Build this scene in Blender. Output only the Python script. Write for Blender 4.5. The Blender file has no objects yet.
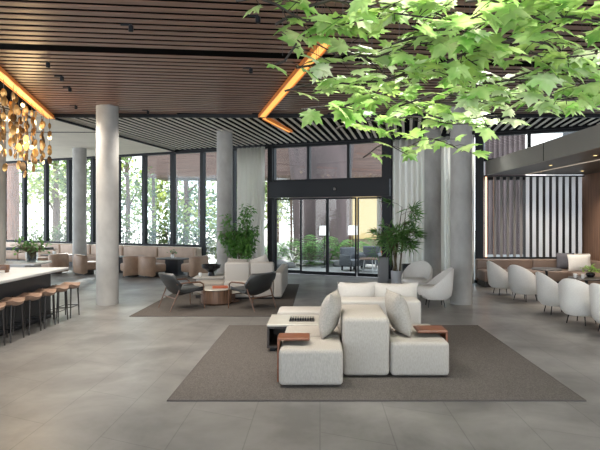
import bpy, bmesh, math, random
from mathutils import Vector, Matrix
random.seed(7)
PI = math.pi
S = bpy.context.scene
COL = S.collection
H = 1.9            # eye height
FP = 540.0         # focal length in pixels of the 600 wide frame
CEIL = 4.23
FA, FB = 17.34, -0.4335      # line of the glass front: y = FA + FB*x
FANG = math.atan(FB)
FT = Vector((math.cos(FANG), math.sin(FANG), 0))
FN = Vector((math.sin(FANG), -math.cos(FANG), 0))   # towards the room

def fy(x): return FA + FB * x
def at(px, py, z=0.0):
    """place on the horizontal plane z seen at pixel px,py"""
    y = FP * (z - H) / (216.0 - py)
    return Vector(((px - 320.0) / FP * y, y, z))

# ------------------------------------------------------------------ materials
def mat(name, col, rough=0.6, metal=0.0, noise=0.0, nscale=8.0, stretch=(1, 1, 1), bump=0.0, bscale=60.0,
        emit=None, estr=0.0, spec=0.5, col2=None):
    m = bpy.data.materials.new(name); m.use_nodes = True
    nt = m.node_tree; N = nt.nodes; L = nt.links
    b = N['Principled BSDF']
    b.inputs['Base Color'].default_value = (*col, 1)
    b.inputs['Roughness'].default_value = rough
    b.inputs['Metallic'].default_value = metal
    b.inputs['Specular IOR Level'].default_value = spec
    if emit:
        b.inputs['Emission Color'].default_value = (*emit, 1)
        b.inputs['Emission Strength'].default_value = estr
    if noise or bump or col2:
        tc = N.new('ShaderNodeTexCoord'); mp = N.new('ShaderNodeMapping')
        mp.inputs['Scale'].default_value = stretch
        L.new(tc.outputs['Object'], mp.inputs['Vector'])
    if noise or col2:
        n = N.new('ShaderNodeTexNoise'); n.inputs['Scale'].default_value = nscale; n.inputs['Detail'].default_value = 5
        L.new(mp.outputs['Vector'], n.inputs['Vector'])
        r = N.new('ShaderNodeValToRGB')
        r.color_ramp.elements[0].position = 0.32; r.color_ramp.elements[1].position = 0.68
        c2 = col2 if col2 else tuple(min(1, c * (1 + noise)) for c in col)
        c1 = col if col2 else tuple(c * (1 - noise) for c in col)
        r.color_ramp.elements[0].color = (*c1, 1); r.color_ramp.elements[1].color = (*c2, 1)
        L.new(n.outputs['Fac'], r.inputs['Fac']); L.new(r.outputs['Color'], b.inputs['Base Color'])
    if bump:
        n2 = N.new('ShaderNodeTexNoise'); n2.inputs['Scale'].default_value = bscale; n2.inputs['Detail'].default_value = 3
        L.new(mp.outputs['Vector'], n2.inputs['Vector'])
        bp = N.new('ShaderNodeBump'); bp.inputs['Strength'].default_value = bump; bp.inputs['Distance'].default_value = 0.01
        L.new(n2.outputs['Fac'], bp.inputs['Height']); L.new(bp.outputs['Normal'], b.inputs['Normal'])
    return m

def glass_mat(name, tint=(0.93, 0.96, 0.96), refl=0.07):
    m = bpy.data.materials.new(name); m.use_nodes = True
    nt = m.node_tree; N = nt.nodes; L = nt.links; N.clear()
    o = N.new('ShaderNodeOutputMaterial'); mx = N.new('ShaderNodeMixShader')
    t = N.new('ShaderNodeBsdfTransparent'); t.inputs['Color'].default_value = (*tint, 1)
    g = N.new('ShaderNodeBsdfGlossy'); g.inputs['Roughness'].default_value = 0.02
    f = N.new('ShaderNodeLayerWeight'); f.inputs['Blend'].default_value = .5
    pw = N.new('ShaderNodeMath'); pw.operation = 'POWER'; pw.inputs[1].default_value = 4.5; L.new(f.outputs['Facing'], pw.inputs[0])
    ad = N.new('ShaderNodeMath'); ad.operation = 'MULTIPLY_ADD'; ad.inputs[1].default_value = .9; ad.inputs[2].default_value = .03; L.new(pw.outputs[0], ad.inputs[0])
    L.new(ad.outputs[0], mx.inputs['Fac']); L.new(t.outputs[0], mx.inputs[1]); L.new(g.outputs[0], mx.inputs[2])
    L.new(mx.outputs[0], o.inputs['Surface'])
    return m

def leaf_mat(name, c1, c2, scale=3.0, trans=0.45, rough=0.45):
    m = bpy.data.materials.new(name); m.use_nodes = True
    nt = m.node_tree; N = nt.nodes; L = nt.links
    b = N['Principled BSDF']; b.inputs['Roughness'].default_value = rough
    o = N['Material Output']
    tc = N.new('ShaderNodeTexCoord'); n = N.new('ShaderNodeTexNoise')
    n.inputs['Scale'].default_value = scale; n.inputs['Detail'].default_value = 4
    L.new(tc.outputs['Object'], n.inputs['Vector'])
    r = N.new('ShaderNodeValToRGB')
    r.color_ramp.elements[0].position = 0.36; r.color_ramp.elements[1].position = 0.66
    r.color_ramp.elements[0].color = (*c1, 1); r.color_ramp.elements[1].color = (*c2, 1)
    L.new(n.outputs['Fac'], r.inputs['Fac']); L.new(r.outputs['Color'], b.inputs['Base Color'])
    t = N.new('ShaderNodeBsdfTranslucent'); L.new(r.outputs['Color'], t.inputs['Color'])
    mx = N.new('ShaderNodeMixShader'); mx.inputs['Fac'].default_value = trans
    L.new(b.outputs[0], mx.inputs[1]); L.new(t.outputs[0], mx.inputs[2]); L.new(mx.outputs[0], o.inputs['Surface'])
    return m

def floor_mat():
    m = bpy.data.materials.new('stone_tile'); m.use_nodes = True
    nt = m.node_tree; N = nt.nodes; L = nt.links; b = N['Principled BSDF']
    tc = N.new('ShaderNodeTexCoord'); sp = N.new('ShaderNodeSeparateXYZ'); L.new(tc.outputs['Object'], sp.inputs[0])
    ma = N.new('ShaderNodeMath'); ma.operation = 'MULTIPLY_ADD'; ma.inputs[1].default_value = 0.45
    L.new(sp.outputs['X'], ma.inputs[0]); L.new(sp.outputs['Y'], ma.inputs[2])
    cb = N.new('ShaderNodeCombineXYZ'); L.new(ma.outputs[0], cb.inputs['X']); L.new(sp.outputs['X'], cb.inputs['Y'])
    br = N.new('ShaderNodeTexBrick'); L.new(cb.outputs[0], br.inputs['Vector'])
    br.inputs['Scale'].default_value = 1.0; br.inputs['Brick Width'].default_value = 1.9; br.inputs['Row Height'].default_value = 0.63
    br.inputs['Mortar Size'].default_value = 0.006; br.inputs['Mortar Smooth'].default_value = 0.3; br.inputs['Bias'].default_value = 0
    br.inputs['Color1'].default_value = (0.150, 0.143, 0.134, 1); br.inputs['Color2'].default_value = (0.138, 0.132, 0.123, 1)
    br.inputs['Mortar'].default_value = (0.088, 0.084, 0.079, 1)
    n = N.new('ShaderNodeTexNoise'); n.inputs['Scale'].default_value = 1.1; n.inputs['Detail'].default_value = 5; n.inputs['Roughness'].default_value = .6; n.inputs['Distortion'].default_value = .3
    b.inputs['Specular IOR Level'].default_value = .75
    L.new(tc.outputs['Object'], n.inputs['Vector'])
    mv = N.new('ShaderNodeMapRange'); mv.inputs['From Min'].default_value = .34; mv.inputs['From Max'].default_value = .66
    mv.inputs['To Min'].default_value = .68; mv.inputs['To Max'].default_value = 1.36
    L.new(n.outputs['Fac'], mv.inputs['Value'])
    hs = N.new('ShaderNodeHueSaturation'); L.new(br.outputs['Color'], hs.inputs['Color']); L.new(mv.outputs[0], hs.inputs['Value'])
    L.new(hs.outputs['Color'], b.inputs['Base Color'])
    mr = N.new('ShaderNodeMapRange'); mr.inputs['From Min'].default_value = .25; mr.inputs['From Max'].default_value = .75; mr.inputs['To Min'].default_value = .42; mr.inputs['To Max'].default_value = .30
    L.new(n.outputs['Fac'], mr.inputs['Value']); L.new(mr.outputs[0], b.inputs['Roughness'])
    return m

def rug_mat(name, c1, c2):
    m = mat(name, c1, 0.95, noise=0, nscale=110, col2=c2, stretch=(1, 0.35, 1), bump=0.5, bscale=160, spec=0.1)
    return m

def concrete_mat(name, col, nscale=3.0):
    return mat(name, col, 0.62, noise=0.16, nscale=nscale, stretch=(1, 1, .6), bump=0.12, bscale=45, spec=.35)

M = dict(
    floor=floor_mat(),
    black=mat('black_metal', (0.007, 0.008, 0.010), 0.45, 0.0, spec=.25),
    void=mat('black_void', (0.006, 0.006, 0.006), 0.95, spec=.05),
    plank=mat('walnut_plank', (0.185, 0.098, 0.068), 0.38, noise=.3, nscale=4, stretch=(.25, 5, 5)),
    slat=mat('grey_slat', (0.72, 0.68, 0.60), 0.5, noise=.08, nscale=3),
    plaster=mat('pale_plaster', (0.78, 0.72, 0.61), 0.75, noise=.05, nscale=2),
    concrete=concrete_mat('column_concrete', (0.32, 0.31, 0.29)),
    glass=glass_mat('clear_glass'),
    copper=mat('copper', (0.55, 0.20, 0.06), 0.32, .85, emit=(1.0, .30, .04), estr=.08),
    led=mat('warm_led', (1, .6, .25), .5, emit=(1.0, .47, .09), estr=.36),
    finled=mat('copper_led', (1, .6, .4), .5, emit=(1.0, .50, .26), estr=1.0),
    groove=mat('dim_led', (.5, .45, .4), .5, emit=(1.0, .80, .6), estr=.10),
    bulb=mat('bulb_glow', (1, .85, .6), .4, emit=(1.0, .70, .28), estr=1.0),
    gold=mat('amber_glass', (0.46, 0.25, 0.08), 0.28, .75, noise=.35, nscale=9),
    gold2=mat('smoked_amber', (0.22, 0.12, 0.045), 0.25, .6, noise=.3, nscale=9),
    wire=mat('thin_wire', (0.10, 0.10, 0.10), .5, .5),
    steelwire=mat('pale_wire', (0.5, 0.5, 0.5), .5, .2),
    sofa=mat('oatmeal_fabric', (0.335, 0.308, 0.272), 0.92, noise=.10, nscale=90, stretch=(1, 1, .3), bump=.25, bscale=180, spec=.15),
    sofaw=mat('ivory_fabric', (0.43, 0.405, 0.37), 0.92, noise=.06, nscale=90, bump=.22, bscale=180, spec=.15),
    pillow=mat('sand_fabric', (0.33, 0.305, 0.27), 0.9, noise=.12, nscale=60, bump=.3, bscale=120, spec=.15),
    tub=mat('white_boucle', (0.66, 0.635, 0.59), 0.95, noise=.06, nscale=70, bump=.35, bscale=140, spec=.1),
    tan=mat('tan_leather', (0.29, 0.19, 0.128), .5, noise=.14, nscale=5, bump=.08, bscale=60),
    tanw=mat('pale_tan_leather', (0.40, 0.29, 0.215), .5, noise=.10, nscale=4),
    stool=mat('saddle_leather', (0.21, 0.132, 0.092), .38, noise=.14, nscale=7),
    brown=mat('brown_leather', (0.165, 0.115, 0.088), .42, noise=.15, nscale=3),
    dleather=mat('black_leather', (0.030, 0.032, 0.032), .42, noise=.15, nscale=6),
    walnut=mat('walnut', (0.155, 0.052, 0.022), .38, noise=.3, nscale=6, stretch=(1, 5, 5)),
    walnutl=mat('light_walnut', (0.105, 0.052, 0.030), .4, noise=.25, nscale=6, stretch=(1, 5, 5)),
    drumwood=mat('walnut_drum', (0.13, 0.072, 0.043), .35, noise=.45, nscale=5, stretch=(6, 6, .4)),
    darkwood=mat('dark_wood', (0.022, 0.017, 0.014), .42, noise=.3, nscale=8),
    bar=mat('bar_panel', (0.016, 0.018, 0.023), .38, noise=.15, nscale=4),
    marble=mat('pale_marble', (0.44, 0.44, 0.435), .3, noise=.12, nscale=3.0),
    tabletop=mat('ivory_top', (0.46, 0.435, 0.38), .22, noise=.05, nscale=4),
    rug=rug_mat('taupe_rug', (0.070, 0.062, 0.056), (0.124, 0.111, 0.101)),
    rug2=rug_mat('dark_taupe_rug', (0.060, 0.052, 0.046), (0.10, 0.088, 0.078)),
    rugedge=mat('rug_binding', (0.06, 0.05, 0.045), .9),
    bronze=mat('bronze_panel', (0.26, 0.245, 0.215), .36, .35, noise=.1, nscale=1.2, stretch=(1, .3, 1)),
    soffit=mat('dark_soffit', (0.085, 0.083, 0.075), .38, .3),
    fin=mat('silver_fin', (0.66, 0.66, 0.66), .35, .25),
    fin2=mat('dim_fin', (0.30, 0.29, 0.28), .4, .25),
    findark=mat('charcoal_wall', (0.05, 0.05, 0.052), .6),
    woodwall=mat('wood_wall', (0.19, 0.108, 0.070), .5, noise=.3, nscale=3, stretch=(6, 6, .35)),
    curtain=None,
    greyc=mat('charcoal_cushion', (0.095, 0.092, 0.105), .9, noise=.1, nscale=60, bump=.3, bscale=120),
    potg=mat('grey_planter', (0.20, 0.20, 0.205), .5), potw=mat('white_planter', (0.56, 0.57, 0.60), .4),
    soil=mat('soil', (0.03, 0.022, 0.016), .95),
    cane=mat('green_cane', (0.10, 0.075, 0.035), .6, noise=.4, nscale=20),
    stem=mat('dark_twig', (0.030, 0.022, 0.016), .7),
    ceramic=mat('black_ceramic', (0.012, 0.012, 0.014), .22), white=mat('white_porcelain', (0.75, 0.74, 0.72), .25),
    red=mat('red_book', (0.36, 0.085, 0.035), .5), paper=mat('paper', (.7, .67, .6), .8),
    maple=leaf_mat('maple_leaf', (0.19, 0.44, 0.07), (0.70, 0.85, 0.36), 3.2, .42, .35),
    maple2=leaf_mat('maple_leaf_green', (0.15, 0.36, 0.06), (0.58, 0.76, 0.22), 3.2, .42, .35),
    maple3=leaf_mat('maple_leaf_pale', (0.40, 0.62, 0.22), (0.88, 0.93, 0.66), 3.2, .42, .3),  # whitish leaf highlights put into a paler leaf colour
    palm=leaf_mat('palm_leaf', (0.05, 0.14, 0.03), (0.16, 0.33, 0.08), 6, .3),
    bamboo=leaf_mat('bamboo_leaf', (0.05, 0.16, 0.03), (0.17, 0.36, 0.08), 6, .3),
    fern=leaf_mat('fern_leaf', (0.06, 0.20, 0.04), (0.22, 0.42, 0.10), 4, .3),
    tree1=leaf_mat('tree_leaf', (0.05, 0.10, 0.03), (0.22, 0.30, 0.08), 1.2, .35),
    tree2=leaf_mat('tree_leaf_light', (0.14, 0.22, 0.05), (0.46, 0.52, 0.14), 1.2, .35),
    bright=leaf_mat('herb_leaf', (0.16, 0.36, 0.05), (0.45, 0.65, 0.16), 12, .35),
    bark=mat('bark', (0.13, 0.085, 0.06), .9, noise=.4, nscale=7, stretch=(4, 4, .4), bump=.6, bscale=14),
    redbark=mat('red_bark', (0.24, 0.115, 0.075), .9, noise=.4, nscale=6, stretch=(4, 4, .3), bump=.6, bscale=14),
    paving=mat('pale_paving', (0.20, 0.197, 0.19), .8, noise=.12, nscale=2),
    extwood=mat('brown_cladding', (0.13, 0.075, 0.058), .6, noise=.22, nscale=2, stretch=(.4, .4, 7)),
    drum=mat('plum_stucco', (0.085, 0.055, 0.052), .7, noise=.28, nscale=1.1, stretch=(1.5, 1.5, .5), bump=.3, bscale=9),
    cream=mat('cream_render', (0.30, 0.255, 0.165), .8, noise=.05, nscale=1),
    whiter=mat('white_render', (0.78, 0.78, 0.76), .8, noise=.04, nscale=1),
    litwin=mat('lit_window', (.35, .27, .13), .5, emit=(1, .74, .34), estr=.18),
    shade=mat('lamp_shade', (0.85, 0.84, 0.80), .8, emit=(1, .95, .88), estr=.22),
    wicker=mat('grey_wicker', (0.10, 0.105, 0.115), .8, noise=.4, nscale=50),
    orange=mat('orange_fabric', (0.50, 0.19, 0.07), .9, noise=.1, nscale=40),
    rock=mat('grey_rock', (0.16, 0.155, 0.15), .9, noise=.3, nscale=4, bump=.5, bscale=8),
)
def curtain_mat():
    m = bpy.data.materials.new('sheer_curtain'); m.use_nodes = True
    nt = m.node_tree; N = nt.nodes; L = nt.links
    b = N['Principled BSDF']; b.inputs['Base Color'].default_value = (.74, .72, .68, 1); b.inputs['Roughness'].default_value = .9
    t = N.new('ShaderNodeBsdfTranslucent'); t.inputs['Color'].default_value = (.84, .82, .77, 1)
    mx = N.new('ShaderNodeMixShader'); mx.inputs['Fac'].default_value = .55
    L.new(b.outputs[0], mx.inputs[1]); L.new(t.outputs[0], mx.inputs[2])
    tr = N.new('ShaderNodeBsdfTransparent'); m2 = N.new('ShaderNodeMixShader'); m2.inputs['Fac'].default_value = .16
    L.new(mx.outputs[0], m2.inputs[1]); L.new(tr.outputs[0], m2.inputs[2]); L.new(m2.outputs[0], N['Material Output'].inputs['Surface'])
    return m
M['curtain'] = curtain_mat()

# ------------------------------------------------------------------ mesh builder
class MB:
    def __init__(s): s.bm = bmesh.new()
    def box(s, c, d, rz=0.0, bev=0.0, seg=3, rot=None):
        R = rot if rot is not None else Matrix.Rotation(rz, 4, 'Z')
        g = bmesh.ops.create_cube(s.bm, size=1.0, matrix=Matrix.Translation(Vector(c)) @ R @ Matrix.Diagonal((d[0], d[1], d[2], 1)))
        if bev > 0:
            es = set()
            for v in g['verts']:
                for e in v.link_edges: es.add(e)
            bmesh.ops.bevel(s.bm, geom=list(es), offset=min(bev, min(d) * .49), segments=seg, profile=.5, affect='EDGES', clamp_overlap=True)
        return s
    def beam(s, a, b, w, h):
        """a rectangular bar from a to b, w across, h high"""
        a = Vector(a); b = Vector(b); d = b - a
        R = d.to_track_quat('X', 'Z').to_matrix().to_4x4()
        return s.box((a + b) / 2, (d.length, w, h), rot=R)
    def tube(s, pts, r, n=8):
        pts = [Vector(p) for p in pts]; k = len(pts)
        rs = r if isinstance(r, (list, tuple)) else [r] * k
        rings = []
        for i, p in enumerate(pts):
            t = (pts[min(i + 1, k - 1)] - pts[max(i - 1, 0)]).normalized()
            up = Vector((0, 0, 1)) if abs(t.z) < .95 else Vector((1, 0, 0))
            u = t.cross(up).normalized(); w = u.cross(t).normalized()
            rings.append([s.bm.verts.new(p + (u * math.cos(2 * PI * j / n) + w * math.sin(2 * PI * j / n)) * rs[i]) for j in range(n)])
        for i in range(k - 1):
            for j in range(n):
                s.bm.faces.new((rings[i][j], rings[i][(j + 1) % n], rings[i + 1][(j + 1) % n], rings[i + 1][j]))
        s.bm.faces.new(rings[0]); s.bm.faces.new(rings[-1][::-1])
        return s
    def lathe(s, prof, n=24, loc=(0, 0, 0), M4=None):
        loc = Vector(loc); rings = []
        for (r, z) in prof:
            ring = []
            for j in range(n):
                p = Vector((r * math.cos(2 * PI * j / n), r * math.sin(2 * PI * j / n), z))
                if M4 is not None: p = M4 @ p
                ring.append(s.bm.verts.new(p + loc))
            rings.append(ring)
        for i in range(len(rings) - 1):
            for j in range(n):
                s.bm.faces.new((rings[i][j], rings[i][(j + 1) % n], rings[i + 1][(j + 1) % n], rings[i + 1][j]))
        s.bm.faces.new(rings[0][::-1]); s.bm.faces.new(rings[-1])
        return s
    def poly(s, verts, faces):
        vs = [s.bm.verts.new(Vector(v)) for v in verts]
        for f in faces:
            try: s.bm.faces.new([vs[i] for i in f])
            except ValueError: pass
        return s
    def prism(s, pts, z0, z1):
        n = len(pts)
        v = [(p[0], p[1], z0) for p in pts] + [(p[0], p[1], z1) for p in pts]
        f = [tuple(range(n))[::-1], tuple(range(n, 2 * n))] + [(i, (i + 1) % n, n + (i + 1) % n, n + i) for i in range(n)]
        return s.poly(v, f)
    def grid(s, rows, close=False):
        """skin over rows of points (list of equal length lists)"""
        V = [[s.bm.verts.new(Vector(p)) for p in r] for r in rows]
        for i in range(len(V) - 1):
            m = len(V[i])
            for j in range(m if close else m - 1):
                s.bm.faces.new((V[i][j], V[i][(j + 1) % m], V[i + 1][(j + 1) % m], V[i + 1][j]))
        return s
    def build(s, name, m, parent=None, ang=35):
        bmesh.ops.recalc_face_normals(s.bm, faces=s.bm.faces)
        me = bpy.data.meshes.new(name); s.bm.to_mesh(me); s.bm.free()
        me.materials.append(m)
        me.polygons.foreach_set('use_smooth', [True] * len(me.polygons))
        me.set_sharp_from_angle(angle=math.radians(ang))
        o = bpy.data.objects.new(name, me); COL.objects.link(o)
        if parent: o.parent = parent
        return o

def tag(o, label, cat=None, group=None, kind=None):
    o['label'] = label
    if cat: o['category'] = cat
    if group: o['group'] = group
    if kind: o['kind'] = kind
    return o
def thing(name, label, cat, loc=(0, 0, 0), rz=0.0, group=None):
    o = bpy.data.objects.new(name, None); o.empty_display_size = .1; COL.objects.link(o)
    o.location = loc; o.rotation_euler = (0, 0, rz)
    return tag(o, label, cat, group)
def dup(root, loc, rz, label):
    def cp(o, parent):
        c = o.copy(); COL.objects.link(c)
        if parent: c.parent = parent
        for ch in kids.get(o.name, []): cp(ch, c)
        return c
    kids = {}
    for o in list(bpy.data.objects):
        if o.parent: kids.setdefault(o.parent.name, []).append(o)
    r = cp(root, None); r.location = loc; r.rotation_euler = (0, 0, rz); r['label'] = label
    return r
def struct(name, mb, m, label, cat=None, parent=None):
    o = mb.build(name, m, parent)
    if not parent: tag(o, label, cat, None, 'structure')
    return o
def rnd(a, b): return random.uniform(a, b)

# ------------------------------------------------------------------ camera, world, sun
cam = bpy.data.cameras.new('camera'); co = bpy.data.objects.new('camera', cam); COL.objects.link(co)
co.location = (0, 0, H); co.rotation_euler = (PI / 2, 0, 0)
cam.sensor_width = 36; cam.lens = FP / 600 * 36; cam.shift_x = -20 / 600; cam.shift_y = -9 / 600
S.camera = co
w = bpy.data.worlds.new('sky'); S.world = w; w.use_nodes = True
nt = w.node_tree; bg = nt.nodes['Background']
tc = nt.nodes.new('ShaderNodeTexCoord'); no = nt.nodes.new('ShaderNodeTexNoise'); no.inputs['Scale'].default_value = 3.5; no.inputs['Detail'].default_value = 6
rp = nt.nodes.new('ShaderNodeValToRGB'); rp.color_ramp.elements[0].position = .42; rp.color_ramp.elements[1].position = .6
rp.color_ramp.elements[0].color = (.62, .78, .95, 1); rp.color_ramp.elements[1].color = (1, 1, 1, 1)
nt.links.new(tc.outputs['Generated'], no.inputs['Vector']); nt.links.new(no.outputs['Fac'], rp.inputs['Fac']); nt.links.new(rp.outputs['Color'], bg.inputs['Color'])
bg.inputs['Strength'].default_value = 1.5
sl = bpy.data.lights.new('sun', 'SUN'); sl.energy = 6; sl.angle = math.radians(9); sl.color = (1, .96, .9)
so = bpy.data.objects.new('sun', sl); COL.objects.link(so); so.location = (-10, 30, 20)
so.rotation_euler = Vector((.16, -.93, -.33)).to_track_quat('-Z', 'Y').to_euler()
S.view_settings.view_transform = 'Standard'; S.view_settings.look = 'None'; S.view_settings.gamma = 1; S.view_settings.use_curve_mapping = False
S.view_settings.exposure = 1.72

# ------------------------------------------------------------------ shell
struct('floor', MB().prism([(-15.6, -3), (9, -3), (9, fy(9) + 4), (4.6, 15.9), (4.6, fy(4.6)), (-15.6, fy(-15.6))], -.12, 0), M['floor'],
       'grey stone tiled lobby floor with large skewed tiles', 'floor')
mb = MB().prism([(-15.6, -3), (9, -3), (9, fy(9)), (-15.6, fy(-15.6))], CEIL + .22, CEIL + .4)
ceil = struct('ceiling', mb, M['void'], 'dark void of the ceiling behind the wooden slats', 'ceiling')
# walnut planks, skewed 6.6 degrees; left limit is the line of the copper trough
SK = .115
def lim(y): return -5.18 - .29 * (y - 8.74)
mb = MB(); y0 = 1.0
while y0 < 14.2:
    if 7.98 < y0 < 8.22: y0 = 8.24
    # left end: x = lim(y0 + SK x)
    xl = (-5.18 - .29 * (y0 - 8.74)) / (1 + .29 * SK) + .02
    xr = min(9.0, (12.46 - y0) / SK)
    if xr > xl + .1:
        mb.beam((xl, y0 + SK * xl, CEIL + .03), (xr, y0 + SK * xr, CEIL + .03), .118, .008)
    y0 += .2
planks = mb.build('plank_slats', M['plank'], ceil, 30)
# pale slats in the dark strip by the glass
mb = MB(); x0 = -9.0; DX = .165
while x0 < 9.0:
    ya = 12.6; xa = x0
    if x0 < lim(12.6): ya = max(4, 12.6 - 9); xa = x0 + DX * (ya - 12.6)
    # left of the trough: start where the slat crosses the trough line
    if x0 < lim(12.6):
        yc = None
        for k in range(100):
            yy = 12.6 - k * .1
            if x0 + DX * (yy - 12.6) > lim(yy) - .06: yc = yy; break
        if yc is not None: ya = yc
        else: ya = 3.6
        xa = x0 + DX * (ya - 12.6)
    # far end at the glass line
    yb = (FA + FB * (x0 - DX * 12.6)) / (1 - FB * DX) - .25
    if x0 < -6.3:      # plaster field begins
        yb = 12.6
    if yb > ya + .1:
        mb.beam((xa, ya, CEIL + .04), (x0 + DX * (yb - 12.6), yb, CEIL + .04), .07, .015)
    x0 += .21
mb.build('pale_slats', M['slat'], ceil, 30)
yb = (FA + FB * (-6.35 - DX * 12.6)) / (1 - FB * DX)
xb = -6.35 + DX * (yb - 12.6)
pl = MB().prism([(-15.6, 12.62), (-6.38, 12.62), (xb - .03, yb - .05), (-15.6, fy(-15.6) - .05)], CEIL + .0, CEIL + .12)
pl.build('plaster_field', M['plaster'], ceil)
MB().beam((-15.6, 14.9, CEIL - .004), (-6.0, 15.0, CEIL - .004), .06, .012).build('shadow_gap', M['void'], ceil)
MB().beam((-6.36, 12.6, CEIL - .01), (xb, yb - .1, CEIL - .01), .05, .05).build('edge_trim', M['black'], ceil)
MB().beam((-6.4, 12.58, CEIL + .02), (9, 12.58, CEIL + .02), .06, .12).build('edge_trim', M['black'], ceil)

# glass front ------------------------------------------------------------
fr = [0]
def fpt(x, off=0.0): return Vector((x, fy(x), 0)) + FN * off
def window(xa, xb, z0, z1, label, bar=.07, dep=.16, rails=()):
    fr[0] += 1
    a = fpt(xa); b = fpt(xb); L = (b - a).length
    o = None
    mb = MB()
    mb.box((bar / 2, 0, (z0 + z1) / 2), (bar, dep, z1 - z0)); mb.box((L - bar / 2, 0, (z0 + z1) / 2), (bar, dep, z1 - z0))
    mb.box((L / 2, 0, z0 + .035), (L - 2 * bar, dep, .07)); mb.box((L / 2, 0, z1 - .04), (L - 2 * bar, dep, .08))
    for z in rails: mb.box((L / 2, 0, z), (L - 2 * bar, dep * .6, .05))
    o = mb.build('window_%d' % fr[0], M['black']); tag(o, label, 'window', None, 'structure')
    o.location = a; o.rotation_euler = (0, 0, FANG)
    p = MB().box((L / 2, 0, (z0 + z1) / 2), (L - 2 * bar + .01, .012, z1 - z0 - .14)).build('pane', M['glass'], o)
    return o
SILL = .80
WX = [-14.8, -13.6, -12.43, -11.25, -10.07, -8.9, -7.72, -6.55, -5.35, -4.15, -2.97, -1.62]
for i in range(len(WX) - 1):
    window(WX[i], WX[i + 1], SILL if i < 9 else .0, CEIL, 'tall black framed window bay number %d of the glass front from the outer edge' % (i + 1))
lo = MB(); a = fpt(-15.6); b = fpt(-4.15); L = (b - a).length
lo.box((L / 2, 0, SILL / 2), (L, .2, SILL - .02)); lo.box((L / 2, -.06, SILL - .03), (L, .34, .05))
o = struct('wall_sill', lo, M['plaster'], 'low pale sill wall under the tall windows', 'wall'); o.location = a; o.rotation_euler = (0, 0, FANG)
# entrance
EX = [-1.54, -.357, .91, 2.185]
for i in range(3): window(EX[i], EX[i + 1], 3.02, CEIL, ['transom window over the entrance beside the sheer curtain', 'middle transom window above the entrance header', 'transom window above the header by the palm'][i], .045, .14)
def slab_on_front(xa, xb, off, d, z0, z1):
    a = fpt(xa); b = fpt(xb); L = (b - a).length
    return MB().box((0, 0, 0), (1, 1, 1)), a, b, L
def front_box(name, xa, xb, off, d, z0, z1, m, label, cat='trim', bev=0):
    c = (fpt(xa, off) + fpt(xb, off)) / 2; L = (fpt(xb) - fpt(xa)).length
    mb = MB().box((0, 0, (z0 + z1) / 2), (L, d, z1 - z0), bev=bev)
    o = struct(name, mb, m, label, cat); o.location = c; o.rotation_euler = (0, 0, FANG); return o
hd = front_box('trim_1', -1.56, 2.2, .12, .42, 2.5, 3.01, M['black'], 'black header box above the glass entrance doors')
MB().lathe([(.05, -.02), (.06, 0), (.05, .02)], 14, (.3, -.225, 2.74), Matrix.Rotation(PI / 2, 4, 'X')).build('sensor', M['ceramic'], hd)
front_box('trim_2', -1.68, -1.52, .0, .3, 0, CEIL, M['black'], 'black post beside the entrance at the curtain')
front_box('trim_3', 1.93, 2.2, .0, .3, 0, CEIL, M['black'], 'black post beside the entrance behind the palm')
DXs = [-1.50, -.62, .255, 1.154, 1.93]
for i in range(4):
    a = fpt(DXs[i]); b = fpt(DXs[i + 1]); L = (b - a).length
    off = (.04 if i in (1, 2) else -.04)
    mb = MB(); t = .042
    mb.box((t / 2 + .004, 0, 1.25), (t, .05, 2.46)); mb.box((L - t / 2 - .004, 0, 1.25), (t, .05, 2.46))
    mb.box((L / 2, 0, .07), (L - 2 * t, .05, .10)); mb.box((L / 2, 0, 2.46), (L - 2 * t, .05, .05))
    d = mb.build('door_%d' % (i + 1), M['black'])
    tag(d, ['fixed glass entrance panel next to the sheer curtain', 'sliding glass door leaf, second from the curtain', 'sliding glass door leaf, third from the curtain', 'fixed glass entrance panel next to the potted palm'][i], 'glass door', None, 'structure')
    d.location = a - FN * 0 + FN * off; d.rotation_euler = (0, 0, FANG)
    MB().box((L / 2, 0, 1.27), (L - 2 * t, .012, 2.34)).build('pane', M['glass'], d)
# bays behind the curtains, then clerestory over the low ceiling
window(2.2, 3.37, 0, CEIL, 'floor length window bay behind the drawn curtain past the palm')
window(3.37, 4.5, 0, CEIL, 'floor length window bay behind the curtain by the thick column')
for i, (xa, xb) in enumerate([(4.62, 5.75), (5.75, 7.0), (7.0, 8.2)]):
    window(xa, xb, 3.45, CEIL, ['clerestory window next to the dark corner post', 'middle clerestory window above the bronze fascia', 'last clerestory window above the bronze fascia'][i], .05)
front_box('trim_4', 4.46, 4.66, .0, .35, 0, CEIL, M['black'], 'dark corner post where the low ceiling meets the glass')
# low ceiling on the dining side
FX = 4.68
o = struct('ceiling_soffit', MB().prism([(FX + .06, -3), (9, -3), (9, 15.35), (FX + .06, 15.35)], 3.07, 3.42), M['soffit'], 'low dark soffit over the dining corner', 'ceiling')
o = struct('trim_5', MB().prism([(FX, -3), (FX + .06, -3), (FX + .06, 15.25), (FX, 15.25)], 3.05, 3.44), M['bronze'], 'bronze fascia along the edge of the low soffit', 'trim')
MB().beam((FX + 1.1, -3, 3.065), (FX + 1.1, 15.2, 3.065), .04, .012).build('light_groove', M['groove'], o)
for yy in (4.5, 7.9, 11.3): MB().box((FX - .003, yy, 3.245), (.01, .012, .38)).build('joint', M['void'], o)
struct('wall_right', MB().box((7.6, 10.5, 1.54), (.2, 10.2, 3.06)), M['woodwall'], 'brown wood clad wall beside the dining corner', 'wall')
struct('wall_back', MB().box((7.0, 15.62, 1.53), (2.2, .12, 3.06)), M['findark'], 'charcoal wall behind the silver fins', 'wall')
fr[0] += 1
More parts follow.
